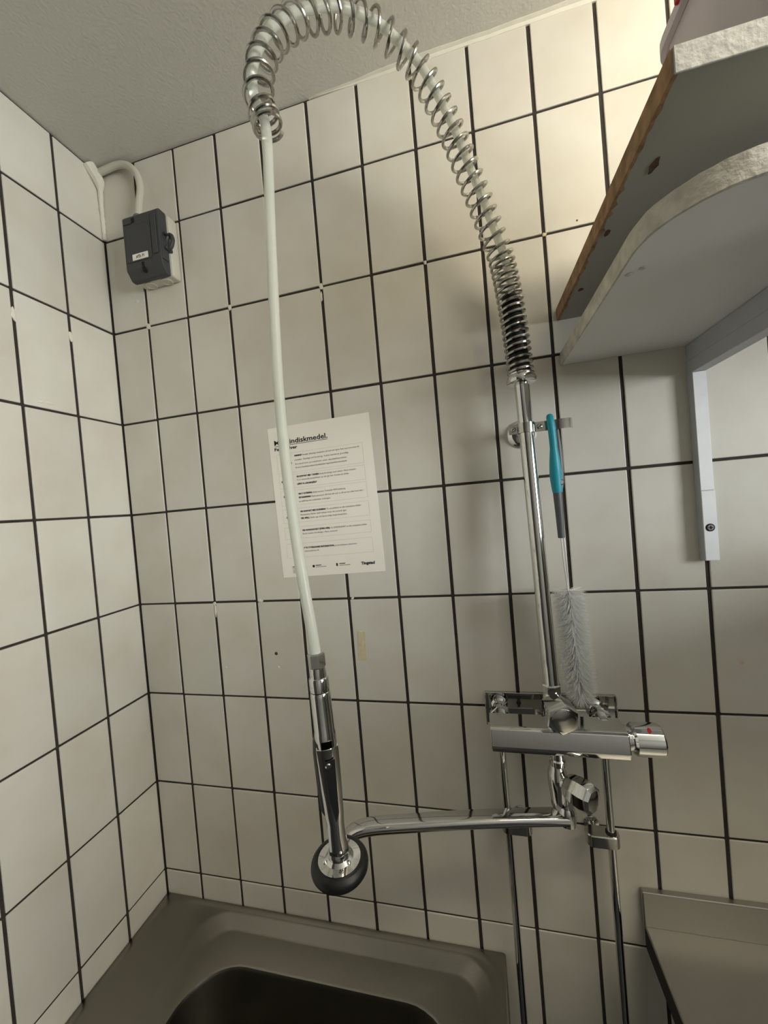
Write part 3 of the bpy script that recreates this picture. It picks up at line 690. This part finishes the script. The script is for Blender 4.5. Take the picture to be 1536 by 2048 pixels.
# hand spray
ST, SB = Vector((.5706, -.3310, 1.580)), Vector((.5775, -.3325, 1.3625))
sa = (ST - SB).normalized()
SF = Vector((.46, -.885, 0)); SF = (SF - sa * SF.dot(sa)).normalized(); SS = sa.cross(SF).normalized() * -1   # front, side(right)
if SS.x < 0: SS = -SS
def SP(a, b, h): return SB + SS * a + SF * b + sa * h
spb = obj('spray_body', MB().lathe([(.0085, .025), (.0100, .050), (.0110, .075), (.0113, .124), (.0113, .136), (.0108, .1375), (.0108, .1745), (.0104, .178), (.0098, .1795)], SB, sa, 32), 'chrome', fa)
obj('hose_nut', MB().lathe([(.0080, .2050), (.0092, .2060), (.0092, .2190), (.0080, .2205)], SB, sa, 6, a0=.5), 'chrome', spb)
obj('swivel_ring', MB().lathe([(.0086, .1800), (.0104, .1808), (.0104, .1925), (.0096, .1945), (.0088, .1950), (.0086, .2000), (.0080, .2050)], SB, sa, 32), 'chrome', spb)
obj('seal_ring', MB().lathe([(.0094, .1790), (.0094, .1812)], SB, sa, 28), 'rubber', spb)
gp = MB(); gr = []
for h, wv, d in ((.048, .0075, .008), (.054, .0100, .0115), (.080, .0115, .0130), (.115, .0118, .0130), (.128, .0105, .0120), (.133, .0080, .0100)):
    gr.append([SP(wv * math.cos(2 * PI * i / 20) - .003, d * math.sin(2 * PI * i / 20) - .003, h) for i in range(20)])
gp.rings(gr, True, True)
obj('grip', gp, 'grip', spb)
# lever: folded sheet, tapering to the spray face
lv = MB(); lr = []
for h, wv, off, dep in ((.128, .0112, .0210, .009), (.120, .0112, .0205, .010), (.085, .0105, .0170, .009), (.055, .0095, .0140, .008), (.045, .0085, .0130, .008), (.030, .0090, .0125, .008), (.008, .0095, .0115, .008)):
    t_ = .0012
    arcs = [(-1 + 2 * k / 8) for k in range(9)]
    lr.append([SP(-wv, off - dep, h)] + [SP(wv * q, off - .0042 * abs(q) ** 2.2, h) for q in arcs] + [SP(wv, off - dep, h)]
              + [SP(wv - t_, off - dep, h)] + [SP((wv - t_) * q, off - t_ - .0042 * abs(q) ** 2.2, h) for q in reversed(arcs)] + [SP(-wv + t_, off - dep, h)])
lv.rings(lr, True, True)
le = obj('lever', lv, 'chrome', spb, angle=32)
obj('lever_inlay', MB().prism([(-.0045, .117), (.0060, .118), (.0045, .060), (.0005, .050), (-.0035, .075)], 0, .0005, lambda a, b, d: SP(a, .0145 + .00009 * (b * 1000 - 55) * 1.0 + d - .001 + .002, b)), 'grip', le)
obj('lever_rivet', MB().lathe([(.0034, 0), (.0034, .0010), (.0020, .0022), (0, .0022)], SP(-.001, .0200, .112), SF, 16), 'chrome', le)
obj('lever_screw', MB().lathe([(.0030, 0), (.0030, .0012), (.0018, .0022), (0, .0022)], SP(.001, .0110, .014), SF, 14), 'chrome_worn', le)
# spray face: chrome dish with a rubber bumper ring
UPZ = Vector((0.03, -.03, 1)).normalized()
fc = obj('spray_face', MB().lathe([(.0150, -.010), (.0225, -.008), (.0235, -.003), (.0225, .002), (.0150, .0030), (.0120, .006), (.0100, .016), (.0085, .028)], SB, UPZ, 40), 'chrome', spb)
tor = []
for i in range(49):
    a = 2 * PI * i / 48; u = UPZ.orthogonal().normalized(); v = UPZ.cross(u)
    tor.append(SB + (u * math.cos(a) + v * math.sin(a)) * .0245 - UPZ * .004)
mb = MB(); rg = []
u = UPZ.orthogonal().normalized(); v = UPZ.cross(u)
for i in range(48):
    a = 2 * PI * i / 48; dr = u * math.cos(a) + v * math.sin(a)
    rg.append([SB + dr * (.0250 + .0055 * math.cos(b)) + UPZ * (-.005 + .0072 * math.sin(b)) for b in [2 * PI * k / 14 for k in range(14)]])
rg.append(rg[0]); mb.rings(rg)
obj('rubber_ring', mb, 'rubber', fc)
for a, b in ((-.0125, -.002), (.0125, .004)):
    obj('face_screw', MB().lathe([(.0024, 0), (.0024, .0016), (.0012, .0026), (0, .0026)], SB + Vector((a, b * .5 - .008, .0022)), UPZ, 12), 'chrome', fc)

# ------------------------------------------------------------------ bottle brush hanging on the clamp strap
bb = thing('bottle_brush', 'bottle brush with teal handle and white bristles hanging beside the riser', 'brush', (.872, -.056, 1.40))
HA = [(.8700, -.0560, 1.8330), (.8690, -.0600, 1.8420), (.8668, -.0680, 1.8452), (.8662, -.0730, 1.8400), (.8672, -.0735, 1.8250), (.8682, -.0720, 1.8000), (.8687, -.0690, 1.7700), (.8693, -.0660, 1.7500), (.8703, -.0645, 1.7290)]
hs = smooth_path(HA, 40, 1)
rad = [.0042 + .0012 * math.sin(min(1, i / 12) * PI / 2) for i in range(20)] + [.0054 + .0030 * math.sin((i / 19) * PI * .82) for i in range(20)]
th = obj('handle', MB().tube(hs, rad, 16, 1.0, 1.05), 'teal', bb)
obj('handle_back', MB().tube(smooth_path([(.8760, -.0600, 1.8330), (.8766, -.0600, 1.80), (.8772, -.0595, 1.765), (.8768, -.0600, 1.742), (.8740, -.0610, 1.730)], 24, 1), [.0035 + .0018 * math.sin(PI * i / 23) for i in range(24)], 12), 'slate', bb)
obj('thumb_pad', MB().lathe([(.0046, 0), (.0046, .0014), (.0030, .0024), (0, .0024)], (.8752, -.0690, 1.7440), (.35, -.93, 0), 16), 'slate', th)
obj('ferrule', MB().tube([(.8700, -.0640, 1.732), (.8708, -.0632, 1.70), (.8712, -.0625, 1.6585)], [.0066, .0060, .0050], 18), 'slate', bb)
w1 = smooth_path([(.8705, -.0628, 1.665), (.8722, -.0600, 1.62), (.8755, -.0570, 1.575), (.8800, -.0540, 1.49), (.8830, -.0520, 1.413)], 60, 1)
w2 = smooth_path([(.8735, -.0615, 1.705), (.8755, -.0595, 1.65), (.8768, -.0570, 1.60), (.8760, -.0565, 1.575), (.8800, -.0535, 1.49), (.8830, -.0520, 1.413)], 60, 1)
obj('wire_stem', MB().tube(w1, .0011, 8), 'wire', bb)
obj('wire_stem', MB().tube(w2, .0010, 8), 'wire', bb)
bv, bf = [], []
C0, C1 = Vector((.8760, -.0565, 1.575)), Vector((.8835, -.0520, 1.405)); bd = (C1 - C0).normalized(); bu = bd.orthogonal().normalized(); bw = bd.cross(bu)
NB = 4800
for i in range(NB):
    t = i / NB; a = t * 2 * PI * 46 + (PI if i % 2 else 0) + random.gauss(0, .30)
    tip = max(0, (t - .955) / .045)
    d = (bu * math.cos(a) + bw * math.sin(a)); p0 = C0.lerp(C1, t) + d * .001
    dn = random.gauss(.10, .10) + 1.6 * tip + (-.12 if t < .05 else 0)
    ln = .0265 * random.uniform(.90, 1.04) * (1 - .30 * tip)
    e = (d + bd * dn).normalized(); p1 = p0 + e * ln * .55; p2 = p0 + (e + bd * random.gauss(.06, .05) + Vector((random.gauss(0, .05), random.gauss(0, .05), 0))).normalized() * ln
    if p2.y > -.004: p2.y = -.004
    sd = e.cross(bd); sd = sd.normalized() * .00030 if sd.length > 1e-4 else bu * .00030; s2 = e.cross(sd).normalized() * .00030
    o = len(bv); bv += [p0 + sd, p0 - sd * .5 + s2, p0 - sd * .5 - s2, p1 + sd, p1 - sd * .5 + s2, p1 - sd * .5 - s2, p2]
    bf += [(o, o + 1, o + 4, o + 3), (o + 1, o + 2, o + 5, o + 4), (o + 2, o, o + 3, o + 5), (o + 3, o + 4, o + 6), (o + 4, o + 5, o + 6), (o + 5, o + 3, o + 6)]
mb = MB(); mb.v = bv; mb.f = bf
tag(obj('bristles', mb, 'bristle', bb, fix=False), kind='stuff')
